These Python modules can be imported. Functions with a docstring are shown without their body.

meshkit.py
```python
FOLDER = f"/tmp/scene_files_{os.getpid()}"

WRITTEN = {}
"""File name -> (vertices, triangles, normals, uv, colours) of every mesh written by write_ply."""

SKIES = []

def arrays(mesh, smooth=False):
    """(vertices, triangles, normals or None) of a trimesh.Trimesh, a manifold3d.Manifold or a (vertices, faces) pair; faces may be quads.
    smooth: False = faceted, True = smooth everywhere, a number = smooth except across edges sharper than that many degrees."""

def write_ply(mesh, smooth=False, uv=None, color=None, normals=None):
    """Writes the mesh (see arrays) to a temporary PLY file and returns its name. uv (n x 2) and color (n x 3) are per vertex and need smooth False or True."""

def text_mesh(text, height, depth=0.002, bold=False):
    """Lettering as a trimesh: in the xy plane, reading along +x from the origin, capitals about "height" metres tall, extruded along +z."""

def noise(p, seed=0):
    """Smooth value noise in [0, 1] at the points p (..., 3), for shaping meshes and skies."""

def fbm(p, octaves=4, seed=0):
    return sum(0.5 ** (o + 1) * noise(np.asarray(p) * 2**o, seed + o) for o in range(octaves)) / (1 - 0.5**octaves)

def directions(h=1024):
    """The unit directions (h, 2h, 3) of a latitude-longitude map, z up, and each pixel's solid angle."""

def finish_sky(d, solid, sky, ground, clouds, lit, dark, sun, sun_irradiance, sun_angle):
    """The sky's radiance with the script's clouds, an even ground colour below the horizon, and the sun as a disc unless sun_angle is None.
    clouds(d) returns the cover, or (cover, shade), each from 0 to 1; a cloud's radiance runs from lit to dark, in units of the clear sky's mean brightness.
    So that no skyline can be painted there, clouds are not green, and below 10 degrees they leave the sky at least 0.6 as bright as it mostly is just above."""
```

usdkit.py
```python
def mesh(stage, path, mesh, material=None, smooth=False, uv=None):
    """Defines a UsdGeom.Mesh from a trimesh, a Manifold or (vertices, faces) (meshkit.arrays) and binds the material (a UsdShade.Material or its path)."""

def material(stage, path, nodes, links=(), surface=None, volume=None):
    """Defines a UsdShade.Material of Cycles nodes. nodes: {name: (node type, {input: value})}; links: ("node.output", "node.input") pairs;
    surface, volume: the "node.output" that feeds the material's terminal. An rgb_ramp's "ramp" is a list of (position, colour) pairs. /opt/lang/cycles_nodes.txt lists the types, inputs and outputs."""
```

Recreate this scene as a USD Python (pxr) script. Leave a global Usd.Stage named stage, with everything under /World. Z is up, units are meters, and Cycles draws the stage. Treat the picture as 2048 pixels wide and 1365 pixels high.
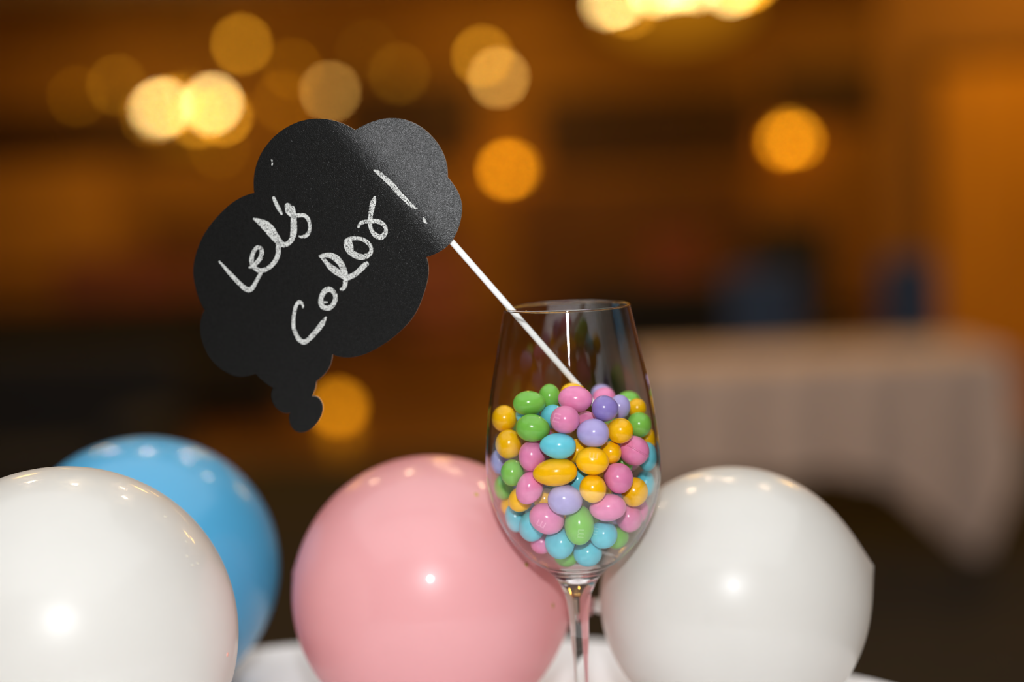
import math, random, numpy as np, trimesh, usdkit, meshkit
from pxr import Usd, UsdGeom, UsdLux, UsdShade, Sdf, Gf
from scipy.spatial import Delaunay
from scipy.interpolate import CubicSpline
from scipy.spatial.transform import Rotation
import shapely
from shapely.geometry import Polygon

stage = Usd.Stage.CreateInMemory()
UsdGeom.SetStageUpAxis(stage, 'Z'); UsdGeom.SetStageMetersPerUnit(stage, 1.0)
stage.SetDefaultPrim(UsdGeom.Xform.Define(stage, '/World').GetPrim())
UsdGeom.Scope.Define(stage, '/World/Looks')

# ------------------------------------------------------------------ camera, lights, exposure
TABLE = 1.0                                   # top of the high cocktail table
FPX, DIST, ROLL, PITCH = 50 / 36 * 2048, 0.69, math.radians(2.46), math.radians(-5.51)
CAM = np.array([0, -DIST, TABLE + .2767])
fwd = np.array([0, math.cos(PITCH), math.sin(PITCH)]); rt0 = np.array([1.0, 0, 0]); up0 = np.cross(rt0, fwd)
RIGHT = math.cos(ROLL) * rt0 - math.sin(ROLL) * up0
UP = math.cos(ROLL) * up0 + math.sin(ROLL) * rt0
cam = UsdGeom.Camera.Define(stage, '/World/camera')
m = Gf.Matrix4d(*RIGHT, 0, *UP, 0, *(-fwd), 0, *CAM, 1)
cam.AddTransformOp().Set(m)
cam.CreateFocalLengthAttr(50.0); cam.CreateHorizontalApertureAttr(36.0); cam.CreateVerticalApertureAttr(36.0 * 1365 / 2048)
cam.CreateFStopAttr(1.62); cam.CreateFocusDistanceAttr(0.672); cam.CreateClippingRangeAttr(Gf.Vec2f(.02, 100))
cam.CreateExposureAttr(0.0)

def light(kind, name, loc, color, power, normalize=True, **kw):
    l = kind.Define(stage, '/World/' + name)
    l.CreateColorAttr(Gf.Vec3f(*color)); l.CreateIntensityAttr(power); l.CreateNormalizeAttr(normalize)
    for k, v in kw.items(): getattr(l, f'Create{k}Attr')(v)
    UsdGeom.Xformable(l).AddTranslateOp().Set(Gf.Vec3d(*loc))
    return l
# the photographer's flash on the camera, and its bounce off the white ceiling above
light(UsdLux.SphereLight, 'camera_flash', CAM + [0.0, -.02, .17], (.97, .98, 1.0), 5.7, Radius=.022)
light(UsdLux.RectLight, 'ceiling_bounce', (-.1, -.35, 3.2), (.96, .985, 1.0), 24.0, Width=4.6, Height=3.6)
# warm ceiling spots by the table; far ones are unseen fill added for brightness
for k, (x, y) in enumerate([(-.55, 2.3), (.45, 2.6), (1.3, 2.2), (-1.6, 3.0), (.1, 3.8), (-3.0, 6.5), (0, 7.0), (3.0, 6.5), (-3.4, 11.4), (0, 11.6), (3.4, 11.4), (3.7, 7.9)]):
    far = y > 5
    light(UsdLux.DiskLight, f'ceiling_spot_{k+1}', (x, y, 3.33), (1.0, .53, .075) if far else (1.0, .72, .42), (9.5 if x == 3.7 else 7.0) if far else 2.4, Radius=.25 if far else .05)  # the last one is extra fill to brighten the ochre door

# ------------------------------------------------------------------ helpers
def at(u, v, y):
    """the point of the plane y = const that the photograph shows at pixel (u, v)"""
    a, b = u - 1024, v - 682.5
    d = FPX * fwd + (a * math.cos(ROLL) - b * math.sin(ROLL)) * rt0 - (a * math.sin(ROLL) + b * math.cos(ROLL)) * up0
    return CAM + d * ((y - CAM[1]) / d[1])

def at_plane(u, v, p0, n):
    d = at(u, v, 1.0) - CAM
    return CAM + d * (np.dot(p0 - CAM, n) / np.dot(d, n))

def numbered(path):
    if not stage.GetPrimAtPath(path): return path
    k = 1
    while stage.GetPrimAtPath(f'{path}_{k:03d}'): k += 1
    return f'{path}_{k:03d}'

def meta(prim, **kw):
    for k, v in kw.items():
        if v: prim.SetCustomDataByKey(k, v)
    return prim

def path_of(parent): return '/World' if parent is None else str(parent.GetPath())

def obj(name, mesh, mat, parent=None, smooth=30, loc=None, **kw):
    g = usdkit.mesh(stage, numbered(path_of(parent) + '/' + name), mesh, mat, smooth)
    if loc is not None: UsdGeom.Xformable(g).AddTranslateOp().Set(Gf.Vec3d(*map(float, loc)))
    return meta(g.GetPrim(), **kw)

def thing(name, loc=(0, 0, 0), rz=0, **kw):
    x = UsdGeom.Xform.Define(stage, numbered('/World/' + name))
    x.AddTranslateOp().Set(Gf.Vec3d(*map(float, loc))); x.AddRotateZOp().Set(float(rz))
    return meta(x.GetPrim(), **kw)

def dup(root, loc, rz=0, **kw):
    base = root.GetName()
    r = thing(base, loc, rz, **{**dict(root.GetCustomData()), **kw})
    r.GetReferences().AddInternalReference(root.GetPath()); r.SetInstanceable(True)
    return r

def box(x0, x1, y0, y1, z0, z1, bev=0.0):
    if bev:
        pts = []
        for x, sx in ((x0, 1), (x1, -1)):
            for y, sy in ((y0, 1), (y1, -1)):
                for z, sz in ((z0, 1), (z1, -1)):
                    pts += [[x, y + sy * bev, z + sz * bev], [x + sx * bev, y, z + sz * bev], [x + sx * bev, y + sy * bev, z]]
        return trimesh.convex.convex_hull(np.array(pts))
    t = trimesh.creation.box([x1 - x0, y1 - y0, z1 - z0]); t.apply_translation([(x0 + x1) / 2, (y0 + y1) / 2, (z0 + z1) / 2])
    return t

def lathe(prof, n=96, closed=False):
    """(r, z) profile turned about z"""
    prof = np.asarray(prof, float); a = np.arange(n) * 2 * np.pi / n
    v = np.stack([prof[:, None, 0] * np.cos(a), prof[:, None, 0] * np.sin(a), np.broadcast_to(prof[:, None, 1], (len(prof), n))], -1).reshape(-1, 3)
    f = []
    k = len(prof)
    for i in range(k if closed else k - 1):
        j = (i + 1) % k; q = np.arange(n); r = (q + 1) % n
        if prof[i, 0] > 1e-9 or prof[j, 0] > 1e-9:
            f.append(np.stack([i * n + q, i * n + r, j * n + r], 1)); f.append(np.stack([i * n + q, j * n + r, j * n + q], 1))
    t = trimesh.Trimesh(v, np.vstack(f), process=False); t.merge_vertices(); t.update_faces(t.nondegenerate_faces())
    t.fix_normals()
    return t

def dense(prof, n):
    """a profile resampled along a smooth curve through its points"""
    p = np.asarray(prof, float); s = np.r_[0, np.cumsum(np.linalg.norm(np.diff(p, axis=0), axis=1))]
    from scipy.interpolate import PchipInterpolator
    t = np.linspace(0, s[-1], n)
    q = np.stack([PchipInterpolator(s, p[:, 0])(t), PchipInterpolator(s, p[:, 1])(t)], 1); q[:, 0] = np.maximum(q[:, 0], 0)
    return q

def tube(pts, r, sides=12):
    pts = np.asarray(pts, float); r = np.broadcast_to(r, (len(pts),))
    t = np.gradient(pts, axis=0); t /= np.linalg.norm(t, axis=1, keepdims=True)
    ref = np.array([0, 0, 1.0]) if abs(t[0, 2]) < .9 else np.array([1.0, 0, 0])
    a = np.cross(t, ref); a /= np.linalg.norm(a, axis=1, keepdims=True); b = np.cross(t, a)
    g = np.arange(sides) * 2 * np.pi / sides
    v = (pts[:, None] + r[:, None, None] * (np.cos(g)[None, :, None] * a[:, None] + np.sin(g)[None, :, None] * b[:, None])).reshape(-1, 3)
    n = len(pts); f = []
    for i in range(n - 1):
        for k in range(sides):
            l = (k + 1) % sides
            f += [[i * sides + k, i * sides + l, (i + 1) * sides + l], [i * sides + k, (i + 1) * sides + l, (i + 1) * sides + k]]
    v = np.vstack([v, pts[0], pts[-1]])
    for k in range(sides):
        l = (k + 1) % sides
        f += [[len(v) - 2, l, k], [len(v) - 1, (n - 1) * sides + k, (n - 1) * sides + l]]
    t = trimesh.Trimesh(v, f, process=False); t.fix_normals()
    return t

def join(*ms): return trimesh.util.concatenate(list(ms))

# ------------------------------------------------------------------ materials
LK = '/World/Looks/'
def principled(name, color, rough=.5, noise=0.0, scale=30.0, bump=0.0, bscale=400.0, **kw):
    nodes = {'p': ('principled_bsdf', {'base_color': color, 'roughness': rough, **kw})}; links = []
    if noise or bump: nodes['tc'] = ('texture_coordinate', {})
    if noise:
        nodes['n'] = ('noise_texture', {'scale': scale, 'detail': 4.0})
        nodes['r'] = ('rgb_ramp', {'ramp': [(.3, [c * (1 - noise) for c in color]), (.7, [min(1, c * (1 + noise)) for c in color])]})
        links += [('tc.object', 'n.vector'), ('n.fac', 'r.fac'), ('r.color', 'p.base_color')]
    if bump:
        nodes['bn'] = ('noise_texture', {'scale': bscale, 'detail': 2.0}); nodes['b'] = ('bump', {'strength': bump, 'distance': .001})
        links += [('tc.object', 'bn.vector'), ('bn.fac', 'b.height'), ('b.normal', 'p.normal')]
    return usdkit.material(stage, LK + name, nodes, links, surface='p.BSDF')

def latex(name, color, rough=.16, trans=.22, tint=None):
    return usdkit.material(stage, LK + name, {
        'tc': ('texture_coordinate', {}), 'n': ('noise_texture', {'scale': 18.0, 'detail': 3.0}),
        'r': ('rgb_ramp', {'ramp': [(.3, [c * .97 for c in color]), (.7, [min(1, c * 1.02) for c in color])]}),
        'p': ('principled_bsdf', {'roughness': .34, 'specular_ior_level': .42, 'coat_weight': .42, 'coat_roughness': rough * .45}),
        't': ('translucent_bsdf', {'color': tint or color}), 'm': ('mix_closure', {'fac': trans})},
        [('tc.object', 'n.vector'), ('n.fac', 'r.fac'), ('r.color', 'p.base_color'), ('p.BSDF', 'm.closure1'), ('t.BSDF', 'm.closure2')], surface='m.closure')

def glow(name, color, strength):
    return usdkit.material(stage, LK + name, {'e': ('emission', {'color': color, 'strength': strength})}, [], surface='e.emission')

M_pane = usdkit.material(stage, LK + 'clear_bowl_glass', {
    'lw': ('layer_weight', {'blend': .5}),
    'f': ('rgb_ramp', {'ramp': [(x, (.04 + .96 * x ** 5,) * 3) for x in np.linspace(0, 1, 33)]}),
    'c': ('rgb_ramp', {'ramp': [(0, (.985, .985, .985)), (.75, (.95, .945, .94)), (1, (.72, .70, .68))]}),
    'e': ('rgb_ramp', {'ramp': [(.74, (0, 0, 0)), (.9, (1, 1, 1))]}), 'rf': ('refraction_bsdf', {'color': (.97, .97, .965), 'roughness': 0.0, 'IOR': 1.5}), 'k': ('mix_closure', {}),
    't': ('transparent_bsdf', {}), 'g': ('glossy_bsdf', {'color': (1, 1, 1), 'roughness': .015}), 'm': ('mix_closure', {})},
    [('lw.facing', 'e.fac'), ('e.color', 'k.fac'), ('t.BSDF', 'k.closure1'), ('rf.BSDF', 'k.closure2'), ('lw.facing', 'c.fac'), ('lw.facing', 'f.fac'), ('c.color', 't.color'), ('f.color', 'm.fac'), ('k.closure', 'm.closure1'), ('g.BSDF', 'm.closure2')], surface='m.closure')
M_glass = usdkit.material(stage, LK + 'solid_stem_glass', {'g': ('glass_bsdf', {'color': (.99, .99, .985), 'roughness': 0.0, 'IOR': 1.5})}, [], surface='g.BSDF')

CANDY_COLORS = {'green': (.185, .50, .07), 'pink': (.77, .235, .44), 'yellow': (.93, .50, .002), 'blue': (.13, .56, .67), 'lavender': (.39, .345, .64), 'purple': (.27, .21, .55)}
M_candy = {}
for k, c in CANDY_COLORS.items():
    M_candy[k] = usdkit.material(stage, LK + 'candy_shell_' + k, {
        'tc': ('texture_coordinate', {}), 'n': ('noise_texture', {'scale': 260.0, 'detail': 3.0}), 'o': ('object_info', {}),
        'r': ('rgb_ramp', {'ramp': [(.3, [x * .94 for x in c]), (.7, [min(1, x * 1.05) for x in c])]}),
        'v': ('map_range', {'from_min': 0.0, 'from_max': 1.0, 'to_min': .92, 'to_max': 1.06}), 'h': ('hsv', {}),
        'b': ('bump', {'strength': .05, 'distance': .0006}),
        'p': ('principled_bsdf', {'roughness': .22, 'specular_ior_level': .36, 'coat_weight': .12, 'coat_roughness': .12})},
        [('tc.object', 'n.vector'), ('n.fac', 'r.fac'), ('r.color', 'h.color'), ('o.random', 'v.value'), ('v.result', 'h.value'), ('h.color', 'p.base_color'), ('n.fac', 'b.height'), ('b.normal', 'p.normal')], surface='p.BSDF')
M_print = {k: principled('candy_print_' + k, [min(1, x * .88 + .12) for x in c], .4) for k, c in CANDY_COLORS.items()}

M_white_b = latex('white_latex', (.75, .755, .72), .15, .28, (.86, .70, .54))
M_pink_b = latex('pink_latex', (.88, .46, .47), .15, .30, (.95, .20, .26))
M_blue_b = latex('blue_latex', (.085, .42, .70), .17, .15)
M_gold = principled('gold_foil', (.62, .40, .08), .3, metallic=.8)
M_silver = principled('pale_pearl', (.95, .92, .75), .25, metallic=.3)
M_pinkdot = principled('salmon_foil', (.85, .42, .33), .4)

M_card = usdkit.material(stage, LK + 'blackboard_card', {
    'tc': ('texture_coordinate', {}), 'n': ('noise_texture', {'scale': 2600.0, 'detail': 1.0}), 'n2': ('noise_texture', {'scale': 900.0, 'detail': 2.0}),
    'b': ('bump', {'strength': .38, 'distance': .0003}), 'r': ('rgb_ramp', {'ramp': [(.3, (.0055, .0058, .0056)), (.7, (.0085, .0088, .0085))]}),
    'p': ('principled_bsdf', {'roughness': .27, 'specular_ior_level': .20})},
    [('tc.object', 'n.vector'), ('tc.object', 'n2.vector'), ('n2.fac', 'r.fac'), ('r.color', 'p.base_color'), ('n.fac', 'b.height'), ('b.normal', 'p.normal')], surface='p.BSDF')
M_cardedge = principled('card_edge_paper', (.42, .33, .25), .8)
M_chalk = usdkit.material(stage, LK + 'white_chalk', {
    'tc': ('texture_coordinate', {}), 'n': ('noise_texture', {'scale': 2300.0, 'detail': 2.0}),
    'r': ('rgb_ramp', {'ramp': [(.40, (0, 0, 0)), (.50, (1, 1, 1))]}),
    'd': ('diffuse_bsdf', {'color': (.62, .63, .60)}), 't': ('transparent_bsdf', {}), 'm': ('mix_closure', {})},
    [('tc.object', 'n.vector'), ('n.fac', 'r.fac'), ('r.color', 'm.fac'), ('t.BSDF', 'm.closure1'), ('d.BSDF', 'm.closure2')], surface='m.closure')
M_stick = principled('white_stick_plastic', (.88, .89, .86), .35)
M_cloth = principled('white_linen', (.85, .85, .87), .85, .03, 60, .15, 900)
M_metal = principled('brushed_steel', (.5, .5, .5), .35, metallic=1.0)
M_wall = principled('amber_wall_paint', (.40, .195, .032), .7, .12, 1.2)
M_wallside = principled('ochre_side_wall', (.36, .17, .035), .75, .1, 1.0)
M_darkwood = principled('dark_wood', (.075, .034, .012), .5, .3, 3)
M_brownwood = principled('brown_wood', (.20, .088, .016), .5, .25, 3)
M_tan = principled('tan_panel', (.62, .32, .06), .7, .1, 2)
M_ochre = principled('ochre_door_paint', (.74, .34, .025), .6, .1, 2)
M_floor = principled('polished_floor', (.20, .085, .02), .32, .25, 2.0)
M_shaded_floor = principled('shaded_floor', (.019, .013, .007), .95, .3, 8)  # shade on the near floor put into the colour
M_ceil = principled('ceiling_paint', (.72, .68, .60), .9)
M_brass = principled('aged_brass', (.45, .27, .08), .35, metallic=1.0)
M_cord = principled('black_cord', (.02, .02, .02), .6)
M_blackfab = principled('black_upholstery', (.016, .013, .012), .85)
M_bluefab = principled('navy_blue_upholstery', (.05, .085, .17), .8, .15, 20)
M_rosefab = principled('rose_upholstery', (.36, .12, .08), .8, .15, 20)
M_bgcloth = principled('cream_linen', (.80, .62, .54), .9, .05, 20)

PALE = (1, .66, .22)
AMBER, YELLOW, ORANGE = (1, .43, .022), (1, .54, .11), (1, .36, .008)
M_bulb = {}
def bulb_mat(color, s):
    key = (color, round(s, 2))
    if key not in M_bulb: M_bulb[key] = glow(f'lamp_glow_{len(M_bulb)+1}', color, s)
    return M_bulb[key]

# ------------------------------------------------------------------ the hall
X0, X1, Y0, Y1, ZC = -7.0, 7.0, -4.0, 13.0, 3.4
S = dict(kind='structure')
fl_ = thing('floor', **S)
obj('polished_boards', box(X0 - .2, X1 + .2, 6.6, Y1 + .2, -.12, 0), M_floor, fl_, False)
obj('carpet', box(X0 - .2, X1 + .2, Y0 - .2, 6.599, -.12, 0), M_shaded_floor, fl_, False, label='dark carpet over the near part of the floor')  # dark slab stands in for floor that gets no lamplight
obj('ceiling', box(X0 - .2, X1 + .2, Y0 - .2, Y1 + .2, ZC, ZC + .12), M_ceil, smooth=False, **S)
wb = thing('wall_back', (0, 0, 0), **S)
obj('plaster', box(X0, X1, Y1, Y1 + .2, 0, ZC), M_wall, wb, False)
obj('wall_left', box(X0 - .2, X0, Y0, Y1, 0, ZC), M_wallside, smooth=False, **S)
obj('wall_right', box(X1, X1 + .2, Y0, Y1, 0, ZC), M_wallside, smooth=False, **S)
obj('wall_front', box(X0, X1, Y0 - .2, Y0, 0, ZC), M_wallside, smooth=False, **S)
obj('baseboard_back', box(X0, X1, Y1 - .03, Y1, 0, .16, .006), M_darkwood, **S)
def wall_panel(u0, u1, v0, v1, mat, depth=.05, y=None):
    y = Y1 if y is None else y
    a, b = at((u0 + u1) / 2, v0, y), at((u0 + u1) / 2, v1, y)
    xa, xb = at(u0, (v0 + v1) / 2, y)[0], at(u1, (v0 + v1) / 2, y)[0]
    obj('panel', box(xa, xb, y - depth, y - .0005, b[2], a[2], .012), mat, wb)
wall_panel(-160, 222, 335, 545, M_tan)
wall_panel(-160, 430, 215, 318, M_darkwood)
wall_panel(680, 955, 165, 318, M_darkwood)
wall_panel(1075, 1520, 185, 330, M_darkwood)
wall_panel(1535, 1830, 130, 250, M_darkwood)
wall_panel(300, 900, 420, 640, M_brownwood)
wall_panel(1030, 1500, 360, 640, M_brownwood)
dr = thing('door_1', (0, 0, 0), **S)
xa, xb = at(1872, 350, 9.0)[0], at(2250, 350, 9.0)[0]; zt = at(1950, 128, 9.0)[2]
obj('leaf', box(xa, (xa + xb) / 2 - .004, 8.96, 9.0, .01, zt, .006), M_ochre, dr)
obj('leaf', box((xa + xb) / 2 + .004, xb, 8.96, 9.0, .01, zt, .006), M_ochre, dr)
obj('frame', join(box(xa - .09, xa - .005, 8.93, 9.06, 0, zt + .09, .008), box(xb + .005, xb + .09, 8.93, 9.06, 0, zt + .09, .008), box(xa - .09, xb + .09, 8.93, 9.06, zt + .005, zt + .09, .008)), M_brownwood, dr)
obj('handle', tube([[(xa + xb) / 2 - .05, 8.94, .95], [(xa + xb) / 2 - .05, 8.90, 1.0], [(xa + xb) / 2 - .05, 8.90, 1.2], [(xa + xb) / 2 - .05, 8.94, 1.25]], .01, 8), M_brass, dr, True)
obj('wall_partition', join(box(xa - .35, xa - .095, 9.0, 9.15, 0, ZC), box(xb + .095, X1, 9.0, 9.15, 0, ZC), box(xa - .095, xb + .095, 9.0, 9.15, zt + .095, ZC)), M_wallside, smooth=False, **S)
wall_panel(420, 1160, -90, 62, M_tan)  # added tan panel; its colour stands in for the lamplit ceiling


# ------------------------------------------------------------------ cocktail table
TX, TY, TR = -.085, -.185, .40
t = thing('cocktail_table', (TX, TY, 0), label='high round cocktail table under the white cloth in the foreground', category='table')
obj('tabletop', lathe([(0, TABLE - .028), (TR - .012, TABLE - .028), (TR - .006, TABLE - .022), (TR - .006, TABLE - .008), (TR - .012, TABLE - .002), (0, TABLE - .002)], 64), M_brownwood, t)
obj('column', lathe(dense([(.03, .03), (.03, .5), (.03, TABLE - .029)], 8), 24), M_metal, t)
obj('base', lathe(dense([(0, 0), (.24, 0), (.25, .01), (.2, .02), (.05, .035), (.0, .04)], 24), 48), M_metal, t)
def cloth_skirt():
    n, rows = 240, 40
    a = np.arange(n) * 2 * np.pi / n; v = [[0, 0, TABLE]]; f = []
    rr = np.r_[np.linspace(.05, TR - .01, 14), TR - .004, TR - .0005, TR + .001]; zz = np.r_[np.full(14, TABLE), TABLE - .0008, TABLE - .004, TABLE - .011]
    drop = np.linspace(0, 1, rows)[1:]
    prof = [(r, z, 0) for r, z in zip(rr, zz)] + [(TR + .001 + .02 * d, TABLE - .011 - .42 * d, d) for d in drop]
    for r, z, d in prof:
        w = r + d ** .7 * (.022 * np.sin(9 * a + .6) + .009 * np.sin(17 * a + 2)) + (.0006 * np.sin(5 * a) if d == 0 and r > .3 else 0)
        v += list(np.stack([w * np.cos(a), w * np.sin(a), np.full(n, z)], 1))
    q = np.arange(n); s = (q + 1) % n
    f += list(np.stack([np.zeros(n, int), 1 + q, 1 + s], 1))
    for i in range(len(prof) - 1):
        A, B = 1 + i * n, 1 + (i + 1) * n
        f += list(np.stack([A + q, B + q, B + s], 1)) + list(np.stack([A + q, B + s, A + s], 1))
    return trimesh.Trimesh(np.array(v), np.array(f), process=False)
obj('tablecloth', cloth_skirt(), M_cloth, None, True, (TX, TY, 0), label='white linen tablecloth draped over the high round table in front', category='tablecloth')

# ------------------------------------------------------------------ wine glass
GX = .02742
glass = thing('wine_glass', (GX, 0, TABLE), label='tall stemmed wine glass half filled with pastel candies', category='wine glass')
OUT = [(.0995, 20.29), (.1081, 29.41), (.1167, 35.05), (.1253, 38.96), (.1338, 41.38), (.1423, 42.8), (.1508, 42.95), (.1602, 42.28), (.1700, 41.25), (.1808, 39.81), (.192, 37.7), (.2032, 35.37), (.2145, 33.0), (.2252, 30.76)]
INN = [(.0995, 18.9), (.1081, 28.1), (.1167, 33.8), (.1253, 37.75), (.1338, 40.2), (.1423, 41.65), (.1508, 41.85), (.1602, 41.2), (.1700, 40.2), (.1808, 38.8), (.192, 36.75), (.2032, 34.45), (.2145, 32.15), (.2252, 29.95)]
o_ = dense([(r / 1000, z) for z, r in OUT], 70); i_ = dense([(r / 1000, z) for z, r in INN], 70)[::-1]
obj('bowl', lathe(np.vstack([o_, i_]), 160), M_pane, glass, 50)
rim = [(.030355 + .00052 * math.cos(q), .2257 + .0006 * math.sin(q)) for q in np.linspace(0, 2 * math.pi, 17)[:-1]]
obj('rim', lathe(rim, 160, True), M_glass, glass, True, label='rounded rim of the bowl')
FOOT = [(0, .3), (34, .3), (36, .8), (36.3, 1.5), (35, 2.2), (20, 3.6), (8, 6.0)]
STEM = [(8, 6.0), (4.6, 10), (3.6, 18), (3.37, 30), (3.5, 42), (3.8, 50), (4.4, 59.5), (4.9, 70.9), (5.6, 76.8), (6.45, 82.4), (8.08, 86.4), (10.65, 91.0), (13.87, 94.4), (20.29, 99.5)]
inner = [(18.9, 99.5), (15.6, 97.0), (11.5, 94.5), (6, 92.5), (2.5, 91.0), (0, 90.5)]
obj('foot', lathe(np.vstack([dense([(r / 1000, z / 1000) for r, z in FOOT], 60), [(0, .006)]]), 96), M_pane, glass, 50)
st = np.vstack([[(0, .00605), (.0079, .00605)], dense([(r / 1000, z / 1000 + .00005) for r, z in STEM], 150), dense([(r / 1000, z / 1000) for r, z in inner], 30)])
obj('stem', lathe(st, 96), M_glass, glass, 50)

# ------------------------------------------------------------------ candies in the glass
rnd = np.random.default_rng(11)
ICO = trimesh.creation.icosphere(subdivisions=4)
CANDY_LABELS = [
 'large green candy on the upper left top of the pile, beside the rear green one', 'rear green candy at the top left, left of the top pink one', 'pink candy at the very top under the tip of the white stick', 'yellow candy peeking out behind the topmost pink candy at the stick',
 'pale lavender candy at the far back of the top right of the pile', 'pale pink candy just above the dark purple one, in front of the rear lavender', 'dark purple candy at the upper right, the deepest violet of the pile', 'pale lavender candy tucked behind the dark purple one', 'green candy at the far back of the top right edge',
 'small yellow candy at the top right edge above the green one', 'green candy against the right wall of the glass, below the small yellow one', 'upper of the two yellow candies against the left wall of the glass', 'lower of the two yellow candies against the left wall of the glass',
 'blue candy mostly hidden between the two large green candies on the left', 'wide green candy on the upper left front, left of the round printed pink one', 'blue candy half hidden behind the printed pink one near the top', 'round pink candy with a pale letter on its left, near the top centre', 'deep pink candy wedged behind the purple and the big lavender one', 'large lavender candy at the upper centre right, above the printed yellow one',
 'round yellow candy right of the large upper lavender one', 'oval blue candy lying sideways above the longest yellow one', 'pink candy left of the oval blue one', 'pink candy with a raised seam near the right wall', 'blue candy at the right wall behind the seamed pink one', 'sliver of yellow candy at the right wall above the blue one',
 'yellow candy half hidden behind the right of the printed yellow one', 'yellow candy with a pale letter near its top, in the centre of the pile', 'longest yellow candy, lying sideways in the middle of the pile', 'yellow candy deep in the gap right of the oval blue one', 'lavender candy at the left wall under the two yellow ones',
 'green candy on the left, right of the lavender at the wall', 'green candy at the left wall, the lower of the two green there', 'pink candy below left of the longest yellow one', 'blue candy deep in the gap under the printed yellow one', 'round yellow candy right above the lower lavender and the lower right pink', 'round pink candy on the right between two yellow ones', 'green candy glimpsed in the gap between two pink ones on the right',
 'yellow candy at the lower right wall, below the round pink one', 'blue candy at the right wall behind the lower right yellow one', 'yellow candy at the lower left, under a pink one', 'blue candy at the lower left wall, leftmost of the blue ones', 'large lavender candy in the lower centre, under the longest yellow one', 'tilted pink candy with a pale letter at the lower left centre', 'blue candy between the leftmost blue one and the tilted printed pink one', 'upright green candy with a pale letter in the lower centre', 'wide pink candy right of the lower lavender one', 'pink candy at the lower right wall below the yellow one',
 'blue candy with a pale letter at its left edge, right of the upright green one', 'green candy at the lower right wall behind a blue one', 'lower blue candy left under the upright green one', 'lowest blue candy in front, right of centre', 'lowest green candy at the bottom of the glass', 'pink candy at the lower left wall behind two blue ones', 'yellow candy deep in the gap left of the lower lavender one', 'yellow candy faintly seen at the lower left wall behind a green one', 'pale pink candy at the right wall behind the lower right pink one']
PRINTS = {16: ((1113, 836), 75, 18), 26: ((1187, 913), 172, 17), 42: ((1082, 1049), 152, 17), 44: ((1161, 1068), 85, 17), 47: ((1190, 1063), 78, 14)}
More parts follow.
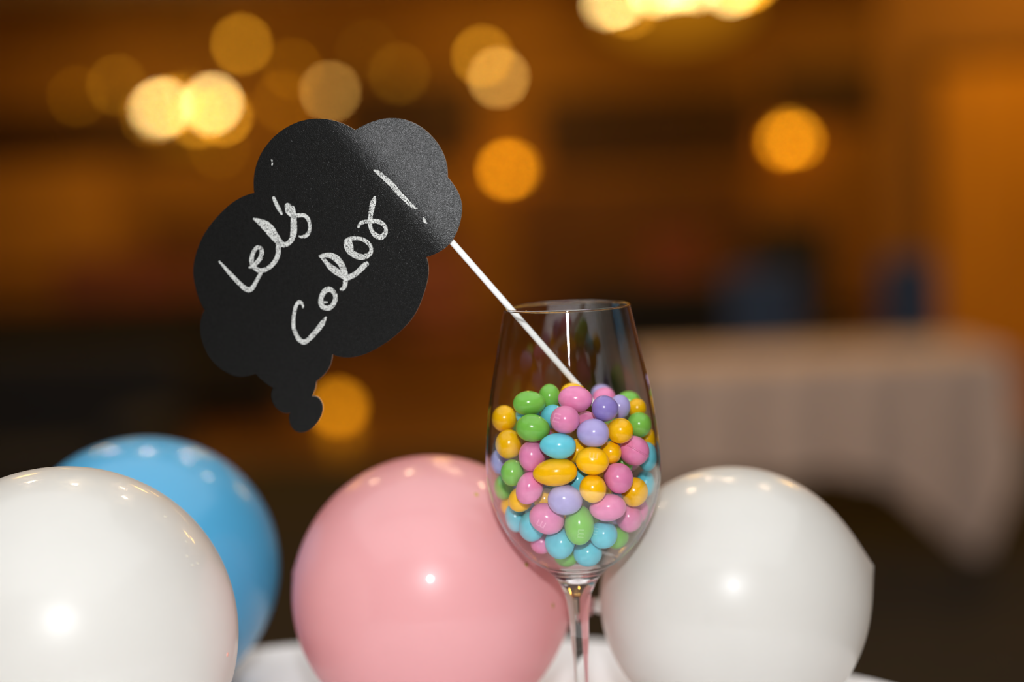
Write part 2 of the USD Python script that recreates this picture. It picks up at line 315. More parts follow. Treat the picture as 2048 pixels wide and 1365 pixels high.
CANDIES = [
('green',-20.4,-17.7,181.7,7.89,5.85,6.01,.755,.007,.013,-.656),
('green',-10.5,-8,183.1,5.26,6.21,5.52,.753,-.024,-.005,-.657),
('pink',1.3,-22.9,183.4,8.24,6.33,6.58,.752,-.056,-.021,-.656),
('yellow',1.4,-2.2,183.2,6.45,5.26,5.21,.753,-.03,.002,-.658),
('lavender',16.7,19.9,179.1,5.73,5.26,5.24,.753,-.036,.009,-.657),
('pink',16.8,6.6,179.2,5.73,5.26,5.51,.754,-.037,.010,-.656),
('purple',15.1,-26,178.8,6.33,6.21,6.03,.756,-.037,.010,-.654),
('lavender',23.3,-10.2,177,5.02,5.97,5.24,.755,-.04,.014,-.654),
('green',29,11.6,176.4,6.21,5.02,5.23,.754,-.042,.016,-.655),
('yellow',32.2,-1.4,174.6,4.54,4.78,4.59,.756,-.044,.018,-.653),
('green',32.3,-9.7,167.7,5.97,6.21,5.96,.760,-.044,.019,-.649),
('yellow',-32.8,-5.4,172.9,6.09,6.45,6.06,.758,-.014,-.017,-.652),
('yellow',-31.2,-14.1,161.7,6.33,7.17,6.29,.764,-.015,-.016,-.645),
('blue',-21.2,-8.6,174.6,5.97,5.5,5.55,.757,-.019,-.011,-.653),
('green',-19.3,-26.1,171,8,6.57,6.67,.758,-.06,-.043,-.648),
('blue',-9.6,-16.2,174.5,5.97,5.73,5.85,.758,-.025,-.004,-.652),
('pink',-4.3,-31.8,175.2,6.93,6.57,6.96,.759,-.028,-.001,-.651),
('pink',6.3,-16.9,171.2,5.73,5.26,5.47,.759,-.032,.005,-.65),
('lavender',8.6,-31.8,168.4,7.77,6.69,6.86,.759,-.067,-.022,-.647),
('yellow',21.9,-25.5,167.8,6.21,6.09,6.45,.761,-.04,.014,-.647),
('blue',-8.1,-33.3,163.2,8.48,6.09,6.03,.764,-.046,-.02,-.644),
('pink',-20.2,-24.4,157.2,6.45,7.29,6.35,.767,-.02,-.01,-.641),
('pink',28.7,-17.7,156.6,7.05,7.41,7.23,.685,.344,.335,-.548),
('blue',35.9,-8.4,151.8,4.78,7.05,4.65,.767,-.046,.022,-.64),
('yellow',36.6,0,158.9,4.78,5.73,4.65,.763,-.046,.022,-.645),
('yellow',17,-23,157.1,5.26,5.5,5.34,.766,-.037,.011,-.642),
('yellow',7.7,-33.4,155.4,7.89,6.57,6.65,.765,-.073,-.027,-.639),
('yellow',-9.8,-32.7,150.6,10.51,6.57,6.92,.771,.009,.024,-.637),
('yellow',1,-22.2,158.3,5.73,5.73,5.89,.766,-.03,.002,-.643),
('lavender',-35.9,1.9,150.5,4.78,5.97,4.86,.768,-.013,-.018,-.64),
('green',-30,-19.3,148.7,5.62,6.33,5.7,.770,-.015,-.015,-.637),
('green',-34.5,2.8,137.5,5.02,6.21,4.98,.774,-.013,-.017,-.633),
('pink',-22,-26.3,142.4,6.33,8,6.15,.759,-.153,-.12,-.622),
('blue',.600,-23.3,144.6,5.5,6.21,5.43,.772,-.03,.002,-.635),
('yellow',7.4,-33.8,142.3,6.33,6.57,6.54,.774,-.033,.006,-.632),
('pink',20.1,-27.9,145.7,6.81,7.41,6.73,.756,.161,.177,-.61),
('green',23.5,-9.1,149.2,5.26,5.73,5.27,.768,-.04,.015,-.639),
('yellow',28.2,-19,136.8,6.45,7.05,6.26,.775,-.042,.018,-.631),
('blue',35.6,5.3,135.8,4.54,6.45,4.74,.773,-.045,.021,-.633),
('yellow',-26.6,-17.3,135.1,5.73,6.21,5.64,.746,-.216,-.175,-.605),
('blue',-29.2,-5.5,123.8,5.26,6.93,5.23,.779,.052,.040,-.624),
('lavender',-5.7,-32.3,137.2,8.24,7.17,7.52,.774,-.067,-.034,-.629),
('pink',-14.5,-25.6,127.2,8.6,7.29,7.4,.757,-.19,-.14,-.609),
('blue',-21.6,-14.8,121.3,6.45,7.41,6.75,.779,-.073,-.053,-.621),
('green',.700,-27.2,123.7,7.05,9.44,7.24,.782,-.029,.003,-.623),
('pink',14.4,-28.5,131.8,8.72,6.45,6.69,.779,.005,.043,-.626),
('pink',25.4,-13.7,123.3,6.45,7.17,6.31,.775,.095,.124,-.612),
('blue',12.3,-22.5,117.5,6.69,6.69,6.82,.784,-.035,.009,-.62),
('green',19.4,-9.4,113.1,5.97,5.97,6.07,.784,-.037,.013,-.619),
('blue',-8.7,-20.4,113.7,7.29,7.53,7.64,.770,-.16,-.109,-.608),
('blue',4.7,-16.5,107.3,6.93,6.57,6.59,.788,-.031,.005,-.615),
('green',-5.6,-9.9,104.6,5.97,5.26,5.38,.789,-.026,-.001,-.614),
('pink',-16.8,-9.4,111.6,5.73,5.26,5.13,.786,-.021,-.007,-.618),
('yellow',-14.6,-14.2,133.9,5.73,5.73,5.76,.776,-.022,-.006,-.63),
('yellow',-31.7,6.3,127.3,4.78,5.73,4.77,.778,-.015,-.016,-.628),
('pink',31.7,-4.8,124.5,4.3,5.73,4.23,.779,-.043,.019,-.626),
('lavender',24.8,2.7,156.4,8.14,7.32,7.14,.030,-.164,.907,-.386),
('green',20.9,26.7,159.5,7.51,7.06,6.5,.868,-.315,.319,-.211),
('blue',-4.1,28.8,124.4,7.26,6.78,6.22,.049,.177,.724,.665),
('blue',13.9,-6.5,160.4,7.21,6.62,6.47,-.221,.818,.515,.131),
('green',-1.7,17.6,139.9,8.72,7.66,8,.081,-.308,.803,-.504),
('yellow',12.8,11.8,132.4,7.54,7.08,6.79,.336,.807,-.185,-.449),
('lavender',-15.9,-10.4,145.9,7.26,6.71,6.65,.743,.464,-.425,-.227),
('lavender',.300,-9.5,117.9,7.54,6.74,6.89,.614,-.162,.301,.711),
('green',1.4,34.4,147.4,7.32,6.73,5.97,-.199,.942,.149,-.226),
('pink',12.2,17.9,145.5,8.03,7.38,6.61,-.16,.912,-.063,-.373),
('lavender',-21.6,-2.6,135.2,8.35,7.27,7.52,0,.153,.855,-.496),
('yellow',11.8,-14.2,150.1,7.55,6.94,6.1,.044,.324,.842,-.429),
('pink',27.6,18.3,148.4,8.79,8.23,8,.384,-.015,-.649,.657),
('green',15.1,20,115.8,7.25,6.42,5.91,.793,.522,.041,-.312),
('lavender',-4.8,32.6,136.8,7.47,6.86,6.12,-.486,.203,-.435,.730),
('green',-21,23.5,164.8,8.35,7.42,7.41,-.012,-.512,.783,-.353),
('green',-8.6,1.2,139.8,7.56,6.39,6.84,-.301,-.076,-.644,.699),
('blue',-10.1,25.2,151.6,8.52,7.41,7.68,.945,.093,.225,.220),
('lavender',20.5,23.6,130.6,7.67,6.58,6.53,-.108,.986,.091,-.086),
('pink',-16.6,22,123.2,8.13,7.67,7.37,.301,.774,-.533,-.164),
('yellow',10.1,-3.8,139.1,7.7,6.81,6.34,.838,-.142,-.246,-.466),
('blue',-2,-10.3,147.9,8.51,7.47,6.87,.680,.723,-.045,.118),
('lavender',-27.4,16.6,133.4,8.04,7.25,6.63,.174,.179,-.444,.861),
('blue',2.4,23.5,114.3,7.31,6.39,6.52,-.131,.396,.820,.393),
('blue',-9.2,16.5,110.2,8.43,7.45,7.68,.022,-.638,.687,.346),
('blue',-24.1,10,118.9,7.98,6.69,6.81,.588,.794,-.123,.093),
('yellow',-3.3,14.3,124.4,8.47,7.15,7.4,.767,.333,-.402,.373),
('green',7.3,2.6,152,8.62,7.19,7.22,.104,.924,.340,-.144),
('lavender',23.7,11.4,120.8,8.36,7.61,7.11,.372,-.28,.879,.100),
('yellow',17,13.7,157.8,7.41,6.26,6.2,.697,-.044,.641,.318),
('green',-17.7,27.6,137.7,8.36,7.61,7.08,-.4,-.172,.844,-.314),
('pink',-16.9,13.5,143.8,8.58,7.53,7.16,.354,.077,.863,-.353),
('blue',13,31.1,139.5,8.13,7.19,6.67,-.578,-.14,-.089,.799),
('pink',-14.4,-12.1,160.4,8.37,7.31,6.97,-.412,.012,.824,.389),
('yellow',-12.8,-2.9,121.9,8.67,7.19,7.12,-.354,.397,.006,.846),
('green',-9.8,4,154.2,8.26,7.32,6.77,.634,.462,-.312,.535)]


def letter_on(centre, semi, Rm, px, ang, h):
    """a printed letter m lying on the shell of one candy"""
    tm = meshkit.text_mesh('m', 1.0, .01); tm = tm.slice_plane([0, 0, .005], [0, 0, 1]); tm = trimesh.Trimesh(*trimesh.remesh.subdivide_to_size(tm.vertices, tm.faces, .12))
    fz = tm.face_normals[:, 2] > .5
    v = tm.vertices[:, :2]; v = v - v.mean(0); sc = h / np.ptp(v[:, 0]); a = math.radians(ang)
    A = Rm @ np.diag(semi ** -2.0) @ Rm.T; out = []
    for x, y in v * sc:
        u, w = px[0] + x * math.cos(a) - y * math.sin(a), px[1] - (x * math.sin(a) + y * math.cos(a))
        d = at(u, w, 0.0) - CAM; d /= np.linalg.norm(d); o = CAM - centre
        aa, bb, cc = d @ A @ d, o @ A @ d, o @ A @ o - 1; q = max(bb * bb - aa * cc, 0)
        out.append(o + d * ((-bb - math.sqrt(q)) / aa) * .99994)
    t = trimesh.Trimesh(np.array(out), tm.faces[fz], process=False); t.remove_unreferenced_vertices()
    return t

for k, (col, x, y, z, a, b, c, qx, qy, qz, qw) in enumerate(CANDIES):
    centre = np.array([GX + x / 1000, y / 1000, TABLE + z / 1000]); semi = np.array([a, b, c]) / 1000
    Rm = Rotation.from_quat([qx, qy, qz, qw]).as_matrix()
    p = ICO.vertices.copy()
    egg = rnd.uniform(-.09, .09); p[:, 1:] *= (1 + egg * p[:, :1]) if k not in PRINTS else 1.0
    if k not in PRINTS: p *= (1 + .035 * (meshkit.noise(p * 1.6 + 7 * k, k)[:, None] - .5))
    v = (p * semi) @ Rm.T
    if k < len(CANDY_LABELS): lab, grp = CANDY_LABELS[k], 'sugar-coated candies in the wine glass'
    else: lab, grp = f'{col} candy buried in the pile behind the front layer of the glass', f'buried {col} candies'
    kw = dict(label=lab, category='candy', group=grp)
    mesh = trimesh.Trimesh(v, ICO.faces, process=False)
    if k in PRINTS or k == 22:
        c_ = thing('candy', centre, **kw)
        obj('shell', mesh, M_candy[col], c_, True)
        if k in PRINTS:
            px, ang, h = PRINTS[k]
            obj('letter', letter_on(centre, semi, Rm, px, ang, h), M_print[col], c_, True, label='pale printed letter m')
        else:
            g = np.linspace(0, 2 * np.pi, 80)
            ring = np.stack([0 * g + .12, np.cos(g), np.sin(g)], 1); ring[:, 1:] *= .995; ring = (ring * semi) @ Rm.T
            rd = np.linalg.norm(ring, axis=1, keepdims=True)
            obj('seam', tube(ring, .00042, 8), M_candy[col], c_, True, label='raised seam around the shell')
    else:
        obj('candy', mesh, M_candy[col], None, True, centre, **kw)

# ------------------------------------------------------------------ chalkboard sign on its stick
N0 = np.array([-.133, -1.0, -.036]); N0 /= np.linalg.norm(N0)
P0 = at(880, 470, -.011)
EX = np.cross([0, 0, 1.0], -N0); EX /= np.linalg.norm(EX); EX = EX if EX[0] > 0 else -EX; EZ = np.cross(N0, EX); EZ = EZ if EZ[2] > 0 else -EZ
def uvs(u, v):
    q = at_plane(u, v, P0, N0) - P0
    return np.array([q @ EX, q @ EZ])
LOBES = [[(509, 386), (508, 358), (516, 322), (534, 290), (575, 254), (628, 237.6), (675, 243.4), (710, 260.5)],
 [(710, 260.5), (739, 245), (780, 236), (824, 246), (862, 276), (884, 311), (891, 337), (892, 355)],
 [(892, 355), (909, 378), (920, 405), (920, 437), (912, 466), (895, 492), (875, 506), (853, 514.5)],
 [(853, 514.5), (857, 548), (848.6, 585), (829, 630), (789, 673), (747, 701), (704, 715), (665, 709)],
 [(665, 709), (662, 727), (653, 744), (642, 756), (633, 763)], [(633, 763), (631, 777), (625, 793)],
 [(625, 793), (637.6, 796), (646, 812), (644, 829), (634, 847), (616, 862), (599, 865), (585, 856), (579, 840), (581, 826)],
 [(581, 826), (568, 826), (554, 817), (545.5, 803), (543.6, 788), (547, 776)], [(547, 776), (529, 764), (512, 747.5)],
 [(512, 747.5), (497, 752), (477, 753.5), (452, 744), (427, 724), (409.6, 695.6), (401, 660), (403, 637), (410, 619.7)],
 [(410, 619.7), (397, 593.6), (390, 568), (387, 545), (392, 510), (408, 470), (434.5, 434), (469, 403), (509, 386)]]
outline = []
for lb in LOBES:
    p = np.array([uvs(*q) for q in lb]); s = np.r_[0, np.cumsum(np.linalg.norm(np.diff(p, axis=0), axis=1))]
    ts = np.linspace(0, s[-1], max(8, int(s[-1] / .0009)))
    outline += list((CubicSpline(s, p)(ts) if len(lb) > 3 else np.stack([CubicSpline(s, p[:, i])(ts) for i in (0, 1)], 1))[:-1])
outline = np.array(outline)
poly = Polygon(outline).buffer(0)
BEND_A, BEND_B = uvs(700, 262), uvs(872, 470)
bt = (BEND_B - BEND_A) / np.linalg.norm(BEND_B - BEND_A); bn = np.array([-bt[1], bt[0]]); bn = bn if bn[0] > 0 else -bn
def bend(p):
    """the corner right of the crease leans back"""
    d = (np.asarray(p) - BEND_A) @ bn; w = .007; k = math.tan(math.radians(12.5))
    s = np.clip((d + w) / (2 * w), 0, 1)
    return np.where(d > w, k * d, k * w * s * s)      # metres behind the flat plane
def lift(p, off=0.0):
    p = np.asarray(p, float)
    return P0 + p[:, :1] * EX + p[:, 1:] * EZ + (off - bend(p))[:, None] * N0
gx, gz = np.meshgrid(np.arange(outline[:, 0].min(), outline[:, 0].max(), .0022), np.arange(outline[:, 1].min(), outline[:, 1].max(), .0022))
grid = np.stack([gx.ravel(), gz.ravel()], 1)
grid = grid[shapely.contains_xy(poly.buffer(-.0012), grid[:, 0], grid[:, 1])]
pts = np.vstack([outline, grid]); tri = Delaunay(pts).simplices
cen = pts[tri].mean(1); tri = tri[shapely.contains_xy(poly, cen[:, 0], cen[:, 1])]
d1, d2 = pts[tri[:, 1]] - pts[tri[:, 0]], pts[tri[:, 2]] - pts[tri[:, 0]]
tri = np.where((d1[:, 0] * d2[:, 1] - d1[:, 1] * d2[:, 0])[:, None] > 0, tri, tri[:, ::-1])
TH = .0009
front, back = lift(pts, TH / 2), lift(pts, -TH / 2)
def oriented(v, f, n):
    t = trimesh.Trimesh(v, f, process=False)
    if t.face_normals.mean(0) @ n < 0: t.invert()
    return t
sign = thing('photo_prop_sign', label='black thought-bubble chalkboard sign with chalk writing on a white stick', category='sign')
board = obj('board', join(oriented(front, tri, N0), oriented(back, tri, -N0)), M_card, sign, True)
no = len(outline); q = np.arange(no); s_ = (q + 1) % no
ev = np.vstack([front[:no], back[:no]]); ef = np.vstack([np.stack([q, s_, no + s_], 1), np.stack([q, no + s_, no + q], 1)])
edge = trimesh.Trimesh(ev, ef, process=False)
obj('edge', edge, M_cardedge, board, True, label='pale cut paper edge of the card')
def Z(o, pts): return [(o[0] + x / 6.2045, o[1] + y / 6.2045, w / 6.2045) for x, y, w in pts]
A_, B_, C_ = (420, 380), (570, 480), (680, 320)
STROKES = [
 ('letter L', [Z(A_, [(122, 890, 22), (180, 955, 34), (250, 1035, 48), (330, 1120, 54), (400, 1190, 58), (450, 1228, 62), (490, 1240, 62), (530, 1215, 54), (565, 1160, 45), (600, 1095, 44), (640, 1020, 44)])]),
 ('letter e', [Z(A_, [(490, 965, 18), (540, 945, 44), (575, 910, 50), (620, 860, 55), (645, 790, 55), (640, 735, 50), (600, 712, 46), (560, 745, 46), (527, 820, 50), (520, 890, 56), (548, 955, 56), (590, 990, 54), (650, 1000, 54), (710, 980, 52), (770, 935, 54), (820, 870, 56), (850, 790, 58), (852, 720, 62), (850, 660, 62)])]),
 ('letter t', [Z(A_, [(550, 360, 26), (620, 395, 75), (690, 440, 118), (750, 500, 125), (800, 570, 108), (850, 630, 88), (890, 670, 72), (930, 682, 58), (980, 660, 54), (1020, 610, 62), (1040, 540, 78), (1044, 440, 80), (1042, 340, 74)])]),
 ('letter s', [Z(A_, [(968, 200, 76), (1000, 250, 128), (1030, 305, 84), (1052, 328, 62)]), Z(A_, [(1050, 325, 54), (1120, 315, 48), (1180, 320, 48), (1220, 360, 46), (1240, 420, 42), (1240, 490, 40), (1215, 550, 48), (1170, 580, 44), (1110, 575, 18)])]),
 ('apostrophe', [Z(A_, [(795, 100, 40), (830, 180, 48), (862, 240, 48), (893, 300, 26)])]),
 ('letter C', [Z(B_, [(224, 842, 14), (215, 790, 38), (185, 770, 44), (150, 800, 44), (125, 880, 44), (112, 960, 46), (108, 1040, 48), (120, 1120, 50), (150, 1190, 55), (190, 1245, 60), (235, 1268, 58), (290, 1240, 58), (360, 1170, 60), (420, 1100, 64), (470, 1030, 64), (512, 962, 20)])]),
 ('letter o', [Z(B_, [(545, 612, 68), (600, 640, 58), (630, 710, 54), (614, 780, 54), (570, 833, 60), (510, 848, 64), (458, 808, 64), (447, 740, 60), (472, 672, 60), (512, 622, 64), (552, 612, 60)]), Z(B_, [(465, 765, 30), (500, 775, 26), (528, 772, 14)])]),
 ('letter l', [Z(B_, [(430, 198, 18), (490, 190, 48), (570, 195, 68), (650, 240, 88), (705, 310, 76), (740, 390, 70), (752, 450, 64), (752, 520, 58), (745, 575, 54), (705, 612, 42)]), Z(B_, [(440, 205, 26), (490, 250, 44), (560, 330, 68), (640, 390, 88), (700, 430, 76), (770, 462, 74), (840, 445, 64), (910, 395, 64), (960, 345, 68), (1015, 298, 60)])]),
 ('letter o', [Z(C_, [(110, 985, 54), (200, 972, 44), (290, 990, 48), (350, 1030, 48), (390, 1090, 44), (385, 1150, 50), (340, 1190, 60), (260, 1205, 74), (190, 1180, 76), (130, 1140, 76), (95, 1080, 80), (82, 1020, 62), (115, 985, 50)]), Z(C_, [(118, 1010, 60), (128, 1060, 76), (142, 1130, 60)])]),
 ('letter r', [Z(C_, [(435, 460, 24), (420, 510, 68), (400, 590, 68), (385, 680, 54), (375, 750, 54), (382, 830, 48), (410, 900, 50), (460, 945, 64), (510, 958, 68), (558, 920, 58), (574, 860, 44), (540, 800, 50), (480, 765, 54), (410, 760, 54), (330, 765, 44), (270, 780, 50), (233, 835, 28)])]),
 ('stroke of the exclamation mark', [Z(C_, [(425, 128, 20), (480, 160, 54), (560, 230, 58), (650, 315, 64), (740, 420, 58), (820, 500, 54), (900, 575, 44), (960, 608, 14)])]),
 ('dot of the exclamation mark', [Z(C_, [(1036, 720, 18), (1048, 752, 40), (1060, 772, 38), (1078, 785, 16)])]),
 ('faint chalk smudge', [Z(A_, [(768, -375, 8), (778, -345, 14), (774, -310, 8)])])]
for si, (what, strokes) in enumerate(STROKES):
    shapes = []
    for st_ in strokes:
        p = np.array([uvs(u, v) for u, v, w in st_]); w = np.array([w for *_, w in st_]) * DIST / FPX * .5
        s = np.r_[0, np.cumsum(np.linalg.norm(np.diff(p, axis=0), axis=1))]; ts = np.linspace(0, s[-1], max(6, int(s[-1] / .0006)))
        c, r = CubicSpline(s, p)(ts), np.maximum(np.interp(ts, s, w), .0003)
        r = r * (1 + .10 * (meshkit.noise(np.stack([ts * 1500, ts * 0, ts * 0], 1), si) - .5))
        parts = [shapely.Point(*c[i]).buffer(r[i], 10) for i in range(len(c))]
        shapes += [shapely.union_all([a, b]).convex_hull for a, b in zip(parts[:-1], parts[1:])]
    g = shapely.union_all(shapes).simplify(.00004)
    bnd = []
    for gg in getattr(g, 'geoms', [g]):
        for ringc in [gg.exterior, *gg.interiors]:
            rl = ringc.length; bnd += [ringc.interpolate(x).coords[0] for x in np.linspace(0, rl, max(12, int(rl / .00022)), endpoint=False)]
    bx0, by0, bx1, by1 = g.bounds
    ax, ay = np.meshgrid(np.arange(bx0, bx1, .0007), np.arange(by0, by1, .0007)); ins = np.stack([ax.ravel(), ay.ravel()], 1)
    ins = ins[shapely.contains_xy(g.buffer(-.0002), ins[:, 0], ins[:, 1])]
    cp = np.vstack([np.array(bnd), ins]) if len(ins) else np.array(bnd)
    tr = Delaunay(cp).simplices; ce = cp[tr].mean(1); tr = tr[shapely.contains_xy(g, ce[:, 0], ce[:, 1])]
    obj('chalk_mark' if 'letter' not in what else 'chalk_letter', oriented(lift(cp, TH / 2 + .00012), tr, N0), M_chalk, board, True, label='white chalk ' + what if 'chalk' not in what else what)
s0 = at(868, 446, 0); top = lift(np.array([uvs(868, 446)]), -TH / 2 - .0015)[0]; tip = at(1162, 779, .0015)
low = tip + (tip - top) * .14
obj('stick', tube([top + (top - low) * .0, *[top + (low - top) * x for x in np.linspace(.02, .98, 12)], low], [.0012] + [.00148] * 12 + [.0012], 20), M_stick, sign, 40)

# ------------------------------------------------------------------ balloons
def balloon(label, centre, R, tip_uv, tip_amp, tip_w, neck, neck_amp, neck_w, mat):
    b = thing('balloon', centre, label=label, category='balloon', group=None)
    c = np.array(centre); tipdir = np.array(tip_uv) - c; tipdir /= np.linalg.norm(tipdir); neck = np.array(neck) / np.linalg.norm(neck)
    th = np.r_[np.linspace(0, .4, 26) ** 1.0, np.linspace(.4, np.pi, 92)[1:]]; n = 160; ph = np.arange(n) * 2 * np.pi / n
    e1 = np.cross(tipdir, [0, 0, 1.0]); e1 /= np.linalg.norm(e1); e2 = np.cross(tipdir, e1)
    d = (np.cos(th)[:, None, None] * tipdir + np.sin(th)[:, None, None] * (np.cos(ph)[None, :, None] * e1 + np.sin(ph)[None, :, None] * e2)).reshape(-1, 3)
    an = np.arccos(np.clip(d @ neck, -1, 1)); at_ = np.arccos(np.clip(d @ tipdir, -1, 1))
    rho = R * (1 + tip_amp * np.exp(-at_ / tip_w) + neck_amp * np.exp(-(an / neck_w) ** 1.3))
    v = d * rho[:, None]; v[:, 2] = np.maximum(v[:, 2], TABLE + .0006 - c[2])      # flat where it rests on the cloth
    f = []; q = np.arange(n); s = (q + 1) % n
    for i in range(len(th) - 1):
        f.append(np.stack([i * n + q, (i + 1) * n + q, (i + 1) * n + s], 1)); f.append(np.stack([i * n + q, (i + 1) * n + s, i * n + s], 1))
    m = trimesh.Trimesh(v, np.vstack(f), process=False); m.merge_vertices(); m.update_faces(m.nondegenerate_faces()); m.fix_normals()
    obj('body', m, mat, b, True)
    e = neck * R * (1 + neck_amp)
    kn = [e - neck * .004, e + neck * .001, e + neck * .002, e + neck * .004, e + neck * .006, e + neck * .010]
    obj('knot', tube(kn, [.004, .0032, .0042, .0040, .0024, .0050], 20), mat, b, True)
    return b, lambda x: R * (1 + tip_amp * np.exp(-np.arccos(np.clip(x @ tipdir, -1, 1)) / tip_w) + neck_amp * np.exp(-(np.arccos(np.clip(x @ neck, -1, 1)) / neck_w) ** 1.3))
ctr = lambda u, v, y: at(u, v, y)
def rad(px, c): return px * np.dot(c - CAM, fwd) / FPX
c = ctr(862, 1187, .056); PINK = c; PR = rad(279, c) * .985
meet = at(1182, 1213, .056)
_, PRHO = balloon('pink balloon left of the wine glass stem', c, PR, at(585, 1145, .056), .016, .06, meet - c, .04, .30, M_pink_b)
c = ctr(1467, 1199, .031); balloon('white balloon with a pointed tip right of the wine glass', c, rad(268, c) * .985, at(1746, 1133, .028), .08, .20, meet - c, .025, .33, M_white_b)
c = ctr(289, 1140, .119); balloon('blue balloon behind the large white balloon on the left', c, rad(269, c) * .985, c + [-.3, -.2, .9], .0, .2, [.45, .88, -.12], .16, .35, M_blue_b)
c = ctr(125, 1280, -.0368); _, WRHO = balloon('large white balloon at the left edge in front of the blue one', c, rad(351, c) * .985, c + [-.6, -.2, .3], .02, .2, [-.9, .3, -.5], .14, .3, M_white_b)

def disc_on(centre, R, u, v, r, mat, name, label, aspect=1.0, ang=0.0):
    d = at(u, v, .3) - CAM; d /= np.linalg.norm(d); o = CAM - centre; bb = o @ d; rr = R(-d)
    for _ in range(6):
        p = CAM + d * (-bb - math.sqrt(max(bb * bb - (o @ o - rr * rr), 0))); rr = R((p - centre) / np.linalg.norm(p - centre))
    p = CAM + d * (-bb - math.sqrt(max(bb * bb - (o @ o - rr * rr), 0))); n = (p - centre) / np.linalg.norm(p - centre)
    e1 = np.cross(n, [0, 0, 1.0]); e1 /= np.linalg.norm(e1); e2 = np.cross(n, e1)
    ca, sa = math.cos(ang), math.sin(ang); f1, f2 = ca * e1 + sa * e2, -sa * e1 + ca * e2
    g = np.linspace(0, 2 * np.pi, 24, endpoint=False); vv = []
    for h, s in ((-.0004, 1), (.00016, 1), (.00022, .8)): vv += [n * h + s * r * (np.cos(x) * f1 * aspect + np.sin(x) * f2) for x in g]
    vv.append(n * .00023); F_ = []
    for i in range(2):
        for k in range(24): l = (k + 1) % 24; F_ += [[i * 24 + k, i * 24 + l, i * 24 + 24 + l], [i * 24 + k, i * 24 + 24 + l, i * 24 + 24 + k]]
    F_ += [[48 + k, 48 + (k + 1) % 24, 72] for k in range(24)]
    tt = trimesh.Trimesh(np.array(vv), F_, process=False)
    if tt.face_normals[-1] @ n < 0: tt.invert()
    obj(name, tt, mat, None, True, p, label=label, category='confetti', group='tiny confetti dots on the balloons')
for (u, v), l in zip([(953, 990), (1053, 1130), (1106, 1212)], ['upper gold confetti dot on the pink balloon beside the glass', 'middle dark gold confetti dot on the pink balloon next to the bowl', 'lowest gold confetti dot on the pink balloon, left of the stem']):
    disc_on(PINK, PRHO, u, v, .00125, M_gold, 'confetti_dot', l, .8)
LW = c
disc_on(LW, WRHO, 455, 1310, .0010, M_pinkdot, 'confetti_dot', 'salmon confetti dot near the right edge of the large white balloon')
for (u, v), l in zip([(331, 1034), (373, 1084), (374, 1113), (385, 1131), (395, 1127)], ['topmost glitter fleck on the large white balloon', 'second glitter fleck from the top on the large white balloon', 'third glitter fleck from the top on the large white balloon', 'lowest left glitter fleck on the large white balloon', 'lowest right glitter fleck on the large white balloon']):
    disc_on(LW, WRHO, u, v, .00024, M_silver, 'glitter_fleck', l, 3.6, -.6)  # narrow pale flecks laid on the balloon surface

# ------------------------------------------------------------------ banquet table in the hall
bt_ = thing('banquet_table', (1.06, 4.40, 0), label='long banquet table under a cream cloth at the right of the hall', category='table')
obj('tabletop', box(-.6, .6, -.25, .25, .665, .692, .006), M_brownwood, bt_)
for sx in (-1, 1):
    for sy in (-1, 1):
        obj('leg', tube([[sx * .54, sy * .2, 0], [sx * .54, sy * .2, .3], [sx * .54, sy * .2, .664]], .018, 12), M_metal, bt_, 40)
def bg_cloth():
    """top, then a front that hangs in folds with two long corners"""
    xs = np.linspace(-.63, .63, 150); rows = 36; v = []; f = []
    hem = np.interp(xs, [-.63, -.55, -.40, -.2, 0, .16, .26, .38, .47, .53, .60, .63], [.48, .40, .36, .38, .36, .39, .46, .58, .665, .67, .48, .36])
    prof = [(.27, 0.0), (.15, 0), (0, 0), (-.15, 0), (-.262, 0), (-.272, .004), (-.276, .012)]
    for y, dz in prof: v += [[x, y, .697 - dz] for x in xs]
    for s in np.linspace(0, 1, rows)[1:]:
        fold = .022 * s ** .6 * (np.sin(xs * 26 + 1) + .5 * np.sin(xs * 47)) - .03 * s
        v += list(np.stack([xs * (1 + .02 * s), -.278 + fold, .685 - s * hem], 1))
    n = len(xs); q = np.arange(n - 1)
    for i in range(len(prof) + rows - 2): f += list(np.stack([i * n + q, i * n + q + 1, (i + 1) * n + q + 1], 1)) + list(np.stack([i * n + q, (i + 1) * n + q + 1, (i + 1) * n + q], 1))
    a = trimesh.Trimesh(np.array(v), np.array(f), process=False)
    k = a.copy(); k.vertices = k.vertices - [0, 0, .0018]; k.invert()
    return join(a, k)
obj('tablecloth', bg_cloth(), M_bgcloth, None, True, (1.06, 4.40, 0), label='cream tablecloth with a long hanging corner on the banquet table at the right', category='tablecloth')

# ------------------------------------------------------------------ chairs and seats in the hall
def chair(loc, rz, mat, label, group=None, h=.95, w=.44):
    c = thing('banquet_chair', loc, rz, label=label, category='chair', group=group)
    obj('seat', box(-w / 2, w / 2, -.22, .22, .42, .49, .02), mat, c)
    bk = box(-w / 2 + .01, w / 2 - .01, .20, .245, .55, h, .018); bk.vertices[:, 1] += (bk.vertices[:, 2] - .5) * .15
    obj('backrest', bk, mat, c)
    for sx in (-1, 1):
        obj('leg', tube([[sx * (w / 2 - .03), -.19, 0], [sx * (w / 2 - .03), -.19, .2], [sx * (w / 2 - .03), -.19, .425]], .012, 10), M_brass, c, 40)
        obj('leg', tube([[sx * (w / 2 - .03), .22, 0], [sx * (w / 2 - .03), .2, .42], [sx * (w / 2 - .03), .27, .75]], .012, 10), M_brass, c, 40)
    return c
chair((1.13, 5.35, 0), 0, M_bluefab, 'navy blue chair behind the middle of the banquet table', 'navy blue chairs behind the banquet table', .94, .36)
chair((1.78, 5.5, 0), -8, M_bluefab, 'navy blue chair behind the right end of the banquet table', 'navy blue chairs behind the banquet table', .96, .28)
